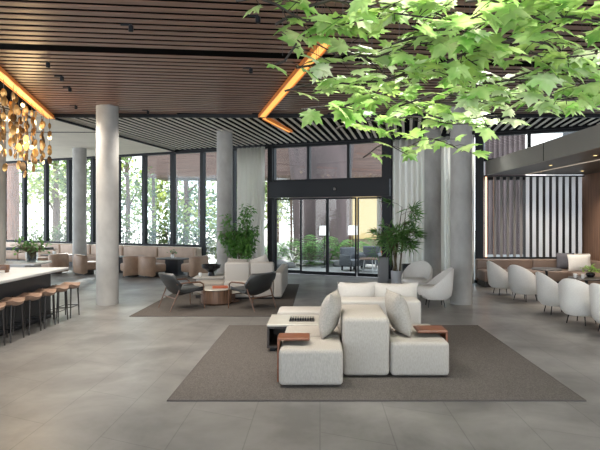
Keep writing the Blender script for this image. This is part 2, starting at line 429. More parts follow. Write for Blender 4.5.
o = MB().box((5.25, 15.62, .36), (1.3, .12, .7)).box((5.25, 15.62, 3.0), (1.3, .12, .12)).build('window_%d' % fr[0], M['black'])
tag(o, 'window behind the darker half of the fin screen', 'window', None, 'structure')
MB().box((5.25, 15.62, 1.83), (1.3, .012, 2.24)).build('pane', M['glass'], o)

front_box('trim_light_stop', -15.6, 9, -.02, .3, CEIL, CEIL + .42, M['black'], 'black board added over the glass front to stop leaking light')  # board added above the ceiling line to block sun leaking in
# columns
def column(x, y, r, label, top=CEIL + .1):
    mb = MB().lathe([(r, 0), (r, top)], 40)
    o = mb.build('column', M['concrete']); o.location = (x, y, 0); tag(o, label, 'column', None, 'structure'); return o
column(-4.59, 11.66, .23, 'round concrete column between the bar stools and the rug')
column(-8.28, 18.6, .225, 'distant round concrete column in front of the tan banquette')
column(-2.70, 15.3, .225, 'round concrete column beside the leafy bamboo and sheer curtain')
column(3.07, 11.75, .23, 'round concrete column beside the white tub chairs')
column(3.13, 15.0, .23, 'round concrete column between the two grey curtains', )
column(-7.42, 12.2, .28, 'round concrete column behind the bar at the picture edge')

# curtains
def curtain(xa, xb, off, label, folds, z1=CEIL - .02):
    a = fpt(xa, off); b = fpt(xb, off); L = (b - a).length
    t = thing('curtain', label, 'curtain', a, FANG)
    n = folds * 8; rows = []
    for z in (0.015, .5, 1.2, 2.2, 3.2, z1 - .05):
        row = []
        for i in range(n + 1):
            u = i / n; ph = u * folds * 2 * PI + .6 * math.sin(u * 9) + .12 * z
            row.append((u * L, .10 * math.sin(ph) * (1 - .25 * z / 4), z))
        rows.append(row)
    f = MB().grid(rows).build('fabric', M['curtain'], t, 180)
    md = f.modifiers.new('thick', 'SOLIDIFY'); md.thickness = .006
    MB().box((L / 2, 0, z1 - .02), (L, .05, .04)).build('curtain_rail', M['black'], t)
    return t
curtain(-2.62, -1.66, .42, 'long sheer white curtain beside the black entrance post', 7)
curtain(2.28, 3.22, .30, 'long grey curtain behind the potted palm', 6)
curtain(3.36, 4.455, .40, 'long grey curtain between the two thick columns', 7)

# fin screen
t = thing('fin_screen', 'screen of tall silver vertical fins behind the brown banquette', 'screen', (4.5, 15.3, .70))
MB().box((1.47, 0, .02), (2.98, .16, .04)).build('bottom_rail', M['black'], t)
MB().box((1.47, 0, 2.33), (2.98, .16, .04)).build('top_rail', M['black'], t)
for i in range(16):
    x = .08 + i * .186
    if i == 0: continue
    if i == 1:
        MB().box((x - .06, 0, 1.175), (.03, .05, 2.27)).build('light_strip', M['finled'], t)
        continue
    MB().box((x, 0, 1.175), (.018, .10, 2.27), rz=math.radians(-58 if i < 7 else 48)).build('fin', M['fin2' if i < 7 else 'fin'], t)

# ------------------------------------------------------------------ copper light troughs
def trough(pts, wd, label):
    c = Vector(pts[0]); t = thing('light_trough', label, 'light', (c.x, c.y, CEIL - .03))
    for i in range(len(pts) - 1):
        a = Vector((*pts[i], 0)) - Vector((c.x, c.y, 0)); b = Vector((*pts[i + 1], 0)) - Vector((c.x, c.y, 0))
        d = (b - a).normalized(); n = Vector((-d.y, d.x, 0))
        MB().beam(a, b, wd, .02).build('copper_tray', M['copper'], t)
        for s in (-1, 1): MB().beam(a + n * s * wd * .5, b + n * s * wd * .5, .02, .07).build('side_lip', M['copper'], t)
        MB().beam(a + Vector((0, 0, -.014)), b + Vector((0, 0, -.014)), wd * .8, .01).build('light_strip', M['led'], t)
    return t
trough([(.09, 7.07), (-1.34, 12.46)], .15, 'glowing copper light trough running up among the hanging maple leaves')
trough([(-1.30, 12.66), (-.80, 14.7)], .09, 'short glowing copper light trough among the pale ceiling slats')
trough([(-4.0, 4.7), (-6.30, 12.64)], .16, 'glowing copper light trough above the amber disc chandelier')

# ------------------------------------------------------------------ chandelier
t = thing('chandelier', 'chandelier of dangling amber discs and glowing bulbs over the bar', 'chandelier', (-5.78, 10.4, CEIL))
MB().beam((.72, -2.1, -.02), (-.55, 2.3, -.02), .05, .04).build('mounting_rail', M['black'], t)
MB().beam((.22, -2.1, -.02), (-1.05, 2.3, -.02), .05, .04).build('mounting_rail', M['black'], t)
for k in range(36):
    u = (k + .5) / 36; y = -2.2 + 4.5 * u
    x = .72 - .29 * (y + 2.1) - (0, .22, .5)[k % 3] + rnd(-.05, .05)
    n = 5 + (k % 3 == 0); ln = rnd(.95, 1.45)
    st = MB().tube([(x, y, -.01), (x, y, -ln)], .004, 5).build('strand', M['wire'], t)
    for i in range(n):
        z = -ln + i * (ln - .25) / (n - 1) + rnd(-.06, .06)
        r = rnd(.038, .062); R = Matrix.Rotation(rnd(0, PI), 4, 'Z') @ Matrix.Rotation(PI / 2 + rnd(-.2, .2), 4, 'X')
        hot = (k * 7 + i * 3) % 10 == 0
        sx = Matrix.Diagonal((1, 1.6 if not hot else 1.1, 1, 1))
        MB().lathe([(r * .5, -.012), (r, -.004), (r, .004), (r * .5, .012)], 14, (x, y, z), R @ sx).build('bulb' if hot else 'disc', M['bulb'] if hot else (M['gold'] if (i + k) % 3 else M['gold2']), st)
pl_ = bpy.data.lights.new('chandelier_glow', 'POINT'); pl_.energy = 25; pl_.color = (1, .7, .35); pl_.shadow_soft_size = .4
po = bpy.data.objects.new('chandelier_glow', pl_); COL.objects.link(po); po.parent = t; po.location = (0, 0, -.8)

# ------------------------------------------------------------------ ceiling spotlights
SPW = 90
def spot(px, py, label, aim=(0, 0, -1), first=[None]):
    p = at(px, py, CEIL - .03)
    loc = (p.x, p.y, CEIL - .03)
    if first[0] is None:
        t = thing('ceiling_spotlight', label, 'spotlight', loc, 0, 'black spotlights in the plank ceiling')
        MB().box((-.06, 0, .015), (.13, .02, .02)).build('mount', M['black'], t)
        MB().lathe([(.022, -.07), (.03, -.065), (.03, 0), (.02, .01)], 14).build('lamp_head', M['black'], t)
        first[0] = t
    else:
        t = dup(first[0], loc, 0, label)
    l = bpy.data.lights.new('spot', 'SPOT'); l.energy = SPW; l.spot_size = math.radians(125); l.spot_blend = .9; l.shadow_soft_size = .25; l.color = (1, .93, .84)
    lo_ = bpy.data.objects.new('spot_light', l); COL.objects.link(lo_); lo_.location = (p.x, p.y, CEIL - .2)
    lo_.rotation_euler = Vector(aim).to_track_quat('-Z', 'Y').to_euler()
for a in [(131, 26, 'black ceiling spotlight well in front of the column, toward the picture top'), (258, 17, 'black ceiling spotlight near the leftmost maple spray'),
          (251, 69, 'black ceiling spotlight beside the copper trough'), (48, 63, 'black ceiling spotlight highest of the row by the chandelier'),
          (62, 77, 'second black ceiling spotlight of the row beside the chandelier'), (70, 88, 'third black ceiling spotlight of the row beside the chandelier'),
          (76, 106, 'last black ceiling spotlight of the row by the chandelier'), (148, 111, 'black ceiling spotlight at the far plank edge right of the column')]:
    spot(*a)

for (sx, sy, lb_) in [(0.9, 3.4, 'hidden'), (2.6, 3.6, 'hidden'), (.6, 5.6, 'hidden'), (2.0, 5.9, 'hidden'), (3.6, 5.3, 'hidden')]:  # unseen spots added above the sprays to brighten the leaves
    l = bpy.data.lights.new('spot', 'SPOT'); l.energy = 65; l.spot_size = math.radians(130); l.spot_blend = .9; l.shadow_soft_size = .2; l.color = (1, .97, .92)
    lo_ = bpy.data.objects.new('spot_light', l); COL.objects.link(lo_); lo_.location = (sx, sy, CEIL - .05)

for k, (sx, sy) in enumerate([(5.3, 8.2), (5.3, 10.4), (5.3, 12.4), (5.8, 14.2), (6.8, 14.0), (6.7, 11.6)]):  # downlights added under the soffit to brighten the white tub chairs
    t = thing('added_downlight', 'small added downlight in the low soffit, %s counted from the camera' % ['first', 'second', 'third', 'fourth', 'fifth by the fins', 'sixth by the wood wall'][k], 'downlight', (sx, sy, 3.07), 0, 'downlights added in the soffit')
    MB().lathe([(.045, -.006), (.05, -.004), (.05, 0), (.045, 0)], 18).build('ring', M['black'], t); MB().lathe([(.035, -.008), (.035, -.005)], 18).build('bulb', M['bulb'], t)
    l = bpy.data.lights.new('downlight', 'SPOT'); l.energy = 60; l.spot_size = math.radians(120); l.spot_blend = .9; l.shadow_soft_size = .12; l.color = (1, .9, .78)
    lo_ = bpy.data.objects.new('added_downlight_lamp', l); COL.objects.link(lo_); lo_.location = (sx, sy, 3.03)

# ------------------------------------------------------------------ rugs
def rug(x0, x1, y0, y1, m, label):
    t = thing('rug', label, 'rug', ((x0 + x1) / 2, (y0 + y1) / 2, 0))
    w_, d_ = x1 - x0, y1 - y0
    MB().box((0, 0, .007), (w_ - .04, d_ - .04, .014), bev=.004, seg=1).build('pile', m, t)
    e = MB()
    for s in (-1, 1):
        e.box((s * (w_ / 2 - .012), 0, .006), (.024, d_, .012)); e.box((0, s * (d_ / 2 - .012), .006), (w_ - .05, .024, .012))
    e.build('binding', M['rugedge'], t)
    return t
rug(-1.57, 2.73, 5.53, 9.35, M['rug'], 'large taupe woven rug under the modular sofa')
rug(-3.60, -.57, 10.2, 15.0, M['rug2'], 'dark taupe rug under the black lounge chairs')

# ------------------------------------------------------------------ upholstery helpers
def pillow_mb(w_, h_, t_, n=12):
    mb = MB()
    def pt(u, v, s):
        k = max(0, (1 - abs(u) ** 2.6)) ** .6 * max(0, (1 - abs(v) ** 2.6)) ** .6
        x = u * w_ / 2 * (1 - .07 * (1 - v * v) * abs(u)); z = v * h_ / 2 * (1 - .07 * (1 - u * u) * abs(v))
        return (x, s * t_ / 2 * k, z)
    for s in (-1, 1):
        mb.grid([[pt(-1 + 2 * i / n, -1 + 2 * j / n, s) for i in range(n + 1)] for j in range(n + 1)])
    bmesh.ops.remove_doubles(mb.bm, verts=mb.bm.verts, dist=.0005)
    return mb
def pillow(name, w_, h_, t_, loc, rot, m, label, group=None):
    o = pillow_mb(w_, h_, t_).build(name, m, None, 70)
    o.location = loc; o.rotation_euler = rot; tag(o, label, 'cushion', group); return o
def block(mb, x0, x1, y0, y1, z0, z1, bev=.05): return mb.box(((x0 + x1) / 2, (y0 + y1) / 2, (z0 + z1) / 2), (x1 - x0, y1 - y0, z1 - z0), bev=bev, seg=4)

RZ = .015   # rug surface
# central modular sofa ----------------------------------------------------
sf = thing('modular_sofa', 'oatmeal back-to-back modular sofa on the large taupe rug', 'sofa', (.5, 6.9, RZ))
def loc(b, x0, x1, y0, y1, z0, z1, bev=.05): return block(b, x0 - .5, x1 - .5, y0 - 6.9, y1 - 6.9, z0 - RZ, z1 - RZ, bev)
loc(MB(), -.455, .255, 5.93, 6.62, .03, .43, .05).build('seat', M['sofa'], sf)
loc(MB(), -.455, .255, 6.63, 7.30, .03, .43, .05).build('seat', M['sofa'], sf)
loc(MB(), .265, .815, 6.29, 7.30, .03, .715, .055).build('backrest', M['sofa'], sf)
loc(MB(), .825, 1.515, 6.29, 7.42, .03, .43, .05).build('seat', M['sofa'], sf)
pb = MB()
for (a, b_, c, d) in ((-.40, .20, 6.05, 7.24), (.32, .76, 6.40, 7.24), (.88, 1.46, 6.40, 7.36)):
    block(pb, a - .5, b_ - .5, c - 6.9, d - 6.9, 0, .02, 0)
pb.build('plinth', M['black'], sf)
def armrest(x, sgn, y0, y1):
    mb = MB()
    mb.box((x - .5, (y0 + y1) / 2 - 6.9, .245), (.028, y1 - y0, .49), bev=.006, seg=1)
    mb.box((x - sgn * .17 - .5, (y0 + y1) / 2 - 6.9, .485), (.368, y1 - y0, .03), bev=.008, seg=1)
    return mb
armrest(-.472, -1, 6.12, 6.40).build('armrest', M['walnut'], sf)
armrest(1.532, 1, 6.52, 6.84).build('armrest', M['walnut'], sf)
# far sofa with its back to the camera
s2 = thing('sofa', 'ivory sofa turned away, behind the modular sofa', 'sofa', (.85, 8.2, RZ))
def l2(b, x0, x1, y0, y1, z0, z1, bev=.05): return block(b, x0 - .85, x1 - .85, y0 - 8.2, y1 - 8.2, z0 - RZ, z1 - RZ, bev)
l2(MB(), .27, 1.43, 7.60, 8.02, .05, .705, .035).build('backrest', M['sofaw'], s2)
l2(MB(), .27, 1.43, 8.03, 9.0, .05, .42, .05).build('seat', M['sofaw'], s2)
l2(MB(), .33, 1.37, 7.66, 8.94, RZ, .05, 0).build('plinth', M['black'], s2)
pillow('back_cushion', .60, .50, .22, (.56, 8.16, .655), (-.16, 0, 0), M['sofaw'], 'ivory back cushion on the turned away sofa, next to the coffee table side', 'back cushions of the ivory sofa')
pillow('back_cushion', .70, .48, .22, (1.14, 8.16, .655), (-.16, 0, 0), M['sofaw'], 'wider ivory back cushion on the turned away sofa, next to the tub chairs', 'back cushions of the ivory sofa')
pillow('throw_pillow', .52, .56, .24, (.125, 6.66, .70), (.0, -.16, PI / 2 - .12), M['pillow'], 'sand throw pillow leaning on the sofa back, walnut armrest side by the coffee table', None).rotation_euler = (math.radians(11), 0, PI / 2 - .2)
pillow('throw_pillow', .52, .56, .24, (.97, 6.72, .70), (math.radians(-15), 0, -PI / 2 - .12), M['pillow'], 'sand throw pillow leaning on the sofa back, facing the tub chairs', None).rotation_euler = (math.radians(14), 0, -PI / 2 + .2)
# coffee table + ottoman
ct = thing('coffee_table', 'dark coffee table with pale top beside the modular sofa', 'coffee table', (-.33, 7.88, RZ))
MB().box((0, 0, .365), (.82, .78, .03), bev=.006, seg=1).build('tabletop', M['tabletop'], ct)
cb = MB(); cb.box((-.39, 0, .20), (.03, .76, .30)); cb.box((.39, 0, .20), (.03, .76, .30)); cb.box((0, .365, .20), (.75, .03, .30)); cb.box((0, 0, .065), (.75, .76, .03)); cb.box((.0, 0, .20), (.03, .70, .27))
cb.build('shelf_body', M['darkwood'], ct)
MB().box((0, 0, .335), (.79, .765, .03)).build('apron', M['darkwood'], ct)
for sx in (-1, 1):
    for sy in (-1, 1): MB().box((sx * .33, sy * .31, .025), (.07, .07, .05)).build('foot', M['black'], ct)
tr = thing('tray', 'low dark slatted tray on the coffee table', 'tray', (-.26, 7.78, RZ + .38))
MB().box((0, 0, .008), (.36, .16, .016)).build('base', M['darkwood'], tr)
sb = MB()
for i in range(10): sb.box((-.16 + i * .0355, 0, .03), (.016, .15, .03))
sb.build('slats', M['black'], tr)
ot = thing('ottoman', 'low ivory ottoman bench behind the dark coffee table', 'ottoman', (-.28, 8.66, RZ))
MB().box((0, 0, .215), (.78, .52, .37), bev=.05, seg=4).build('cushion', M['sofaw'], ot)
MB().box((0, 0, .018), (.70, .44, .036)).build('plinth', M['black'], ot)

# ------------------------------------------------------------------ white tub chairs (front faces -y of the chair)
def make_tub(loc_, rz, label):
    t = thing('tub_chair', label, 'armchair', loc_, rz, 'white boucle tub chairs')
    n = 36; A = math.radians(138)
    rows = [[], [], [], [], [], [], []]
    def hgt(th):
        c = (math.cos(th * .72) + .0); c = max(0, c); return .40 + .42 * (c ** 1.3)
    for i in range(n + 1):
        th = -A + 2 * A * i / n; h = hgt(th)
        d = Vector((math.sin(th), math.cos(th), 0))
        flare = .03 * (h - .4) / .42
        ro = .355 + flare
        prof = [(.27, .17), (.335, .24), (.36, .38), (ro, h - .03), (ro - .03, h), (ro - .065, h - .025), (.285, .36), (.27, .22)]
        for k, (r, z) in enumerate(prof):
            if k >= len(rows): rows.append([])
            rows[k].append(d * r * 1.0 + Vector((0, 0, z)))
    rows.append(rows[0])
    mb = MB(); mb.grid(rows)
    # end caps of the wrap
    for idx in (0, n):
        mb.poly([r[idx] for r in rows[:-1]], [tuple(range(len(rows) - 1))])
    bmesh.ops.remove_doubles(mb.bm, verts=mb.bm.verts, dist=.0008)
    mb.build('shell', M['tub'], t, 60)
    MB().lathe([(.10, .175), (.25, .18), (.275, .22), (.275, .235)], 32).build('seat_base', M['tub'], t, 60)
    sm = MB().lathe([(.05, .24), (.27, .25), (.295, .30), (.292, .40), (.26, .432), (.05, .445)], 32, (0, -.075, 0)); sm.build('seat', M['tub'], t, 60)
    for a in (45, 135, 225, 315):
        c, s_ = math.cos(math.radians(a)), math.sin(math.radians(a))
        MB().tube([(.20 * c, .20 * s_, .19), (.245 * c, .245 * s_, 0)], [.011, .008], 8).build('leg', M['black'], t)
    return t
# rz = direction: chair front is local -y
T0 = make_tub((2.28, 12.75, 0), math.radians(-30), 'white tub chair turned to the room, beside the potted palm')
dup(T0, (2.42, 11.35, 0), math.radians(-92), 'white tub chair seen side-on, in front of the thick column')
dup(T0, (4.44, 13.1, 0), math.radians(95), 'white tub chair at the dining corner, farthest from the camera')
dup(T0, (4.62, 12.15, 0), math.radians(118), 'second farthest white tub chair of the dining corner row')
dup(T0, (4.62, 10.55, 0), math.radians(88), 'middle white tub chair of the dining corner row')
dup(T0, (4.62, 9.55, 0), math.radians(125), 'white tub chair seen from behind, second nearest in the dining row')
dup(T0, (4.78, 8.75, 0), math.radians(100), 'white tub chair cut off by the picture edge, nearest in the dining row')

# dining tables
def make_table(loc_, label):
    t = thing('pedestal_table', label, 'table', loc_, 0, 'dining corner tables')
    MB().lathe([(.33, .0), (.345, .008), (.345, .022), (.33, .03)], 36, (0, 0, .63)).build('tabletop', M['darkwood'], t)
    MB().lathe([(.03, .02), (.03, .63)], 14).build('post', M['black'], t)
    MB().lathe([(.22, 0), (.22, .012), (.04, .03)], 28).build('base', M['black'], t)
    return t
TB = make_table((5.35, 12.75, 0), 'round dark table behind the two farthest dining tub chairs')
dup(TB, (5.38, 10.9, 0), 0, 'round dark table holding the leafy green bowl, at the dining corner')
def herb(name, loc_, label, potm, leafm, n, r, h, pr=.07, ph=.08, ls=.07, cat='plant', group=None):
    t = thing(name, label, cat, loc_, 0, group)
    MB().lathe([(pr * .6, 0), (pr, ph * .55), (pr * .9, ph), (pr * .8, ph), (pr * .8, ph * .9)], 18).build('bowl', potm, t)
    sm = MB(); lm = MB()
    for i in range(n):
        a = rnd(0, 2 * PI); q = rnd(.2, 1) * r; z = ph + rnd(.3, 1) * h * (1.1 - .5 * q / r)
        e = Vector((q * math.cos(a), q * math.sin(a), z))
        sm.tube([(0, 0, ph * .85), (e.x * .4, e.y * .4, ph + (z - ph) * .6), e], .0022, 4)
        simple_leaf(lm, e, ls * rnd(.7, 1.2))
    sm.build('stems', M['cane'], t); lm.build('leaves', leafm, t, 180)
    return t
def simple_leaf(mb, p, s, d=None):
    if d is None: d = Vector((rnd(-1, 1), rnd(-1, 1), rnd(-.5, .7)))
    d = d.normalized(); sd = d.cross(Vector((rnd(-.4, .4), rnd(-.4, .4), 1))).normalized(); up = sd.cross(d)
    mb.poly([p, p + d * s * .45 + sd * s * .24 + up * s * .05, p + d * s, p + d * s * .45 - sd * s * .24 + up * s * .05], [(0, 1, 2), (0, 2, 3)])
herb('potted_herb', (5.50, 10.98, .66), 'leafy bright green plant bowl on the dining corner table', M['ceramic'], M['bright'], 60, .17, .16, .09, .08, .09)
for i, (x, y) in enumerate([(5.12, 10.84), (5.22, 10.72)]):
    t = thing('cup', ['small white cup on the dining table, farther from the plant bowl', 'small white cup on the dining table, nearer the plant bowl'][i], 'cup', (x, y, .66), 0, 'white cups on the dining table')
    MB().lathe([(.022, 0), (.032, .02), (.036, .085), (.032, .085), (.026, .02)], 16).build('body', M['white'], t)
    MB().tube([(.034, 0, .07), (.058, 0, .06), (.056, 0, .035), (.031, 0, .03)], .005, 6).build('handle', M['white'], t)
# brown corner banquette
bq = thing('corner_banquette', 'brown leather corner banquette below the silver fins', 'banquette', (5.9, 14.9, 0))
def lb(x0, x1, y0, y1, z0, z1, bev=.04): return block(MB(), x0 - 5.9, x1 - 5.9, y0 - 14.9, y1 - 14.9, z0, z1, bev)
lb(4.35, 5.9, 14.98, 15.2, .1, .70).build('backrest', M['brown'], bq); lb(5.905, 7.48, 14.98, 15.2, .1, .70).build('backrest', M['brown'], bq)
lb(4.35, 5.9, 14.3, 14.97, .16, .44).build('seat', M['brown'], bq); lb(5.905, 7.2, 14.3, 14.97, .16, .44).build('seat', M['brown'], bq)
lb(6.55, 7.22, 9.0, 14.28, .16, .44).build('seat', M['brown'], bq); lb(7.23, 7.48, 9.0, 14.9, .1, .70).build('backrest', M['brown'], bq)
lb(4.4, 7.4, 14.4, 15.1, 0, .16, 0).build('plinth', M['darkwood'], bq); lb(6.65, 7.4, 9.1, 14.35, 0, .16, 0).build('plinth', M['darkwood'], bq)
pillow('cushion', .46, .46, .16, (6.72, 14.80, .67), (math.radians(-14), 0, -.35), M['greyc'], 'charcoal cushion standing in the banquette corner')
pillow('cushion', .52, .46, .16, (7.06, 14.72, .66), (math.radians(-14), 0, -.5), M['pillow'], 'pale grey cushion behind the white one in the banquette corner')
pillow('cushion', .60, .46, .17, (6.88, 14.32, .66), (math.radians(-16), 0, -.12), M['tub'], 'white cushion frontmost in the banquette corner')
pillow('cushion', .55, .46, .17, (7.05, 12.6, .66), (math.radians(-14), 0, -1.4), M['tub'], 'white cushion on the banquette beside the wood wall')

# ------------------------------------------------------------------ bar and stools
BX = -4.80
bar = thing('bar_counter', 'long bar counter with pale marble top and black front', 'bar', (BX - .7, 7.0, 0))
MB().box((0.02, -.2, .905), (1.42, 6.9, .045), bev=.008, seg=2).build('countertop', M['marble'], bar)
MB().box((0.0, -.22, .455), (.90, 6.7, .85)).build('body', M['bar'], bar)
MB().box((0.0, -.22, .03), (.92, 6.72, .06)).build('toe_kick', M['black'], bar)
def make_stool(loc_, label):
    t = thing('bar_stool', label, 'bar stool', loc_, 0, 'tan leather bar stools along the bar')
    n = 14; up = []; dn = []
    for j in range(n + 1):
        ru = []; rd = []
        for i in range(n + 1):
            u = -1 + 2 * i / n; v = -1 + 2 * j / n
            # square to squircle
            x = u * math.sqrt(1 - v * v * .38); y = v * math.sqrt(1 - u * u * .38)
            z = .045 * max(0, u * -1) ** 2 * 0 + .045 * abs(v) ** 2.2 - .012 * (1 - u * u)
            ed = max(abs(u), abs(v)) ** 6
            ru.append((x * .195, y * .225, .60 + z - .012 * ed)); rd.append((x * .185, y * .215, .535 + z * .8 + .012 * ed))
        up.append(ru); dn.append(rd)
    mb = MB(); mb.grid(up); mb.grid(dn)
    ru = up[0] + [r[-1] for r in up[1:]] + up[-1][-2::-1] + [r[0] for r in up[-2:0:-1]]
    rd = dn[0] + [r[-1] for r in dn[1:]] + dn[-1][-2::-1] + [r[0] for r in dn[-2:0:-1]]
    mb.grid([ru, rd], True); bmesh.ops.remove_doubles(mb.bm, verts=mb.bm.verts, dist=.0005)
    mb.build('seat', M['stool'], t, 60)
    for sx in (-1, 1):
        for sy in (-1, 1):
            MB().tube([(sx * .12, sy * .14, .565), (sx * .13, sy * .18, 0)], [.016, .011], 8).build('leg', M['darkwood'], t)
    fr_ = MB(); q = [(-.126, -.166, .2), (.126, -.166, .2), (.126, .166, .2), (-.126, .166, .2)]
    for i in range(4): fr_.tube([q[i], q[(i + 1) % 4]], .007, 6)
    fr_.build('footrest', M['black'], t)
    return t
SY = [7.75, 8.26, 8.78, 9.26, 9.73, 10.20]
SX = [-4.76] * 6
labs = ['tan leather bar stool cut off by the picture edge', 'second nearest tan leather bar stool at the bar', 'third nearest tan leather bar stool at the bar',
        'fourth nearest tan leather bar stool at the bar', 'tan bar stool next to the last at the bar end', 'last tan bar stool past the bar end, toward the column']
ST = make_stool((SX[0], SY[0], 0), labs[0])
for i in range(1, 6): dup(ST, (SX[i], SY[i], 0), 0, labs[i])
# things on and behind the bar
t = thing('menu_stand', 'small wooden caddy on the bar counter at the picture edge', 'caddy', (-5.47, 9.3, .928))
MB().box((0, 0, .085), (.2, .12, .09), bev=.01, seg=2).build('box', M['walnutl'], t)
for sx in (-1, 1): MB().box((sx * .08, 0, .02), (.02, .1, .04)).build('leg', M['walnutl'], t)
bc = thing('back_counter', 'low back counter with dark shelf beyond the bar', 'counter', (-7.25, 12.6, 0))
MB().box((-.3, 0, .80), (2.2, .8, .05), bev=.01, seg=1).build('lower_top', M['marble'], bc)
MB().box((-.4, 0, .39), (1.9, .7, .77)).build('cabinet', M['marble'], bc)
MB().box((-.55, .6, 1.10), (2.4, .35, .06)).build('upper_shelf', M['bar'], bc)
for sx in (-1.4, .2): MB().box((sx, .6, .535), (.08, .25, 1.07)).build('shelf_post', M['bar'], bc)
t = thing('flower_arrangement', 'dark leafy arrangement in a glass vase behind the bar', 'plant', (-6.75, 12.65, .825))
MB().lathe([(.10, 0), (.13, .1), (.14, .24), (.13, .24), (.12, .1), (.09, .01)], 20).build('vase', M['glass'], t)
sm, lm = MB(), MB()
for i in range(110):
    a = rnd(0, 2 * PI); q = rnd(.1, .36); z = .3 + rnd(0, .26) - q * .25
    e = Vector((q * math.cos(a), q * math.sin(a), z)); sm.tube([(0, 0, .06), (e.x * .3, e.y * .3, .24), e], .004, 4); simple_leaf(lm, e, .15)
sm.build('stems', M['cane'], t); lm.build('leaves', M['palm'], t, 180)

# ------------------------------------------------------------------ window banquette (tan) and its chairs
def make_banq(loc_, label):
    t = thing('banquette', label, 'banquette', loc_, FANG, 'tan banquette sections below the windows')
    MB().box((0, -.12, .50), (1.58, .2, .60), bev=.06, seg=4).build('backrest', M['tanw'], t)
    MB().box((0, -.50, .30), (1.58, .62, .26), bev=.05, seg=4).build('seat', M['tan'], t)
    MB().box((0, -.45, .085), (1.5, .6, .17)).build('plinth', M['darkwood'], t)
    return t
bl = ['tan banquette section nearest the leafy bamboo, under the windows', 'tan banquette section second from the bamboo, under the windows', 'tan banquette section third from the bamboo, right of the tall column',
      'tan banquette section hidden partly by the thick column', 'tan banquette section behind the distant column, under the windows', 'tan banquette section at the far end by the bar']
BQ = None
for i in range(6):
    x = -4.95 - i * 1.48; p = fpt(x, .20); p.z = 0
    if BQ is None: BQ = make_banq(p, bl[0])
    else: dup(BQ, p, FANG, bl[i])
def make_club(loc_, rz, label):
    t = thing('club_chair', label, 'armchair', loc_, rz, 'tan leather club chairs by the windows')
    # front is local -y
    n = 16; rows = []
    for (tz, in_) in ((.06, .04), (.10, .0), (.40, -.01), (.60, .0), (.655, .03), (.665, .09), (.65, .15), (.58, .175), (.30, .17), (.10, .17)):
        row = []
        for i in range(n + 1):
            u = -1 + 2 * i / n; x = .36 * u * (1 - .25 * max(0, in_)); y = .33 - .16 * abs(u) ** 3
            row.append((x * (1 - .12 * max(0, in_ - .05) / .12), y - in_, tz - .03 * abs(u) ** 4))
        rows.append(row)
    rows.append(rows[0]); mb = MB(); mb.grid(rows)
    for idx in (0, n): mb.poly([r[idx] for r in rows[:-1]], [tuple(range(len(rows) - 1))])
    bmesh.ops.remove_doubles(mb.bm, verts=mb.bm.verts, dist=.0008); mb.build('backrest', M['tan'], t, 60)
    MB().box((0, -.13, .28), (.50, .60, .26), bev=.06, seg=4).build('seat', M['tan'], t)
    MB().lathe([(.22, 0), (.22, .15)], 20, (0, -.05, 0)).build('plinth', M['darkwood'], t)
    return t
CC = make_club((-5.90, 17.0, 0), math.radians(-140), 'tan club chair, first right of the thick column, turned to the windows')
for (x, y, r, l) in [(-5.30, 16.85, 140, 'tan club chair back-to-back with the one beside the thick column'), (-3.88, 16.9, -122, 'tan club chair behind the black lounge chairs'),
                     (-7.66, 17.6, 128, 'tan club chair between the distant column and the thick column'), (-8.75, 17.9, -115, 'tan club chair just left of the distant column'),
                     (-10.15, 19.3, 120, 'tan club chair beyond the bar back counter')]:
    dup(CC, (x, y, 0), math.radians(r), l)
def make_low_table(loc_, label):
    t = thing('low_table', label, 'table', loc_, FANG, 'dark tables along the window banquette')
    MB().box((0, 0, .515), (.95, .6, .04), bev=.012, seg=2).build('tabletop', M['darkwood'], t)
    MB().box((0, 0, .26), (.5, .3, .47)).build('pedestal', M['bar'], t)
    MB().box((0, 0, .012), (.6, .42, .024)).build('base', M['bar'], t)
    return t
LT = make_low_table((-4.72, 17.5, 0), 'dark low table with a flower vase below the windows')
dup(LT, (-6.78, 18.3, 0), FANG, 'dark low table half hidden by the thick column')
dup(LT, (-9.35, 19.2, 0), FANG, 'dark low table left of the distant column')
herb('flower_vase', (-4.78, 17.5, .535), 'small white vase of dark flowers on the window table', M['white'], M['palm'], 26, .15, .18, .06, .12, .09, 'vase')
herb('flower_vase', (-9.45, 19.2, .535), 'small vase of pinkish flowers on the table left of the distant column', M['white'], M['stool'], 22, .12, .14, .06, .12, .08, 'vase')

# ------------------------------------------------------------------ second seating group
s3 = thing('sectional_sofa', 'ivory sectional sofa with its back to the black lounge chairs', 'sofa', (-1.7, 13.2, RZ))
def l3(x0, x1, y0, y1, z0, z1, bev=.05): return block(MB(), x0 + 1.7, x1 + 1.7, y0 - 13.2, y1 - 13.2, z0 - RZ, z1 - RZ, bev)
l3(-2.18, -1.60, 12.30, 12.55, .3, .84).build('backrest', M['sofaw'], s3); l3(-1.59, -1.06, 12.30, 12.55, .3, .84).build('backrest', M['sofaw'], s3)
l3(-2.18, -1.06, 12.22, 13.25, .05, .42).build('seat', M['sofaw'], s3)
l3(-1.9, -1.06, 13.26, 14.5, .05, .42).build('seat', M['sofaw'], s3)
l3(-1.05, -.86, 12.22, 14.5, .05, .62).build('arm', M['sofaw'], s3)
l3(-2.1, -.9, 12.3, 14.4, RZ, .05, 0).build('plinth', M['black'], s3)
pillow('throw_pillow', .48, .44, .16, (-1.95, 12.68, .70), (math.radians(16), .1, .15), M['pillow'], 'pale throw pillow peeking over the sectional sofa back beside the bamboo')
pillow('throw_pillow', .46, .46, .16, (-1.38, 12.68, .73), (math.radians(16), -.35, -.2), M['sofaw'], 'white throw pillow peeking over the middle of the sectional sofa')
t = thing('side_table', 'low white block table beside the sectional sofa', 'table', (-2.72, 13.6, RZ))
MB().box((0, 0, .37), (.75, 1.0, .05), bev=.012, seg=2).build('tabletop', M['sofaw'], t); MB().box((0, 0, .172), (.6, .85, .344)).build('base', M['white'], t)
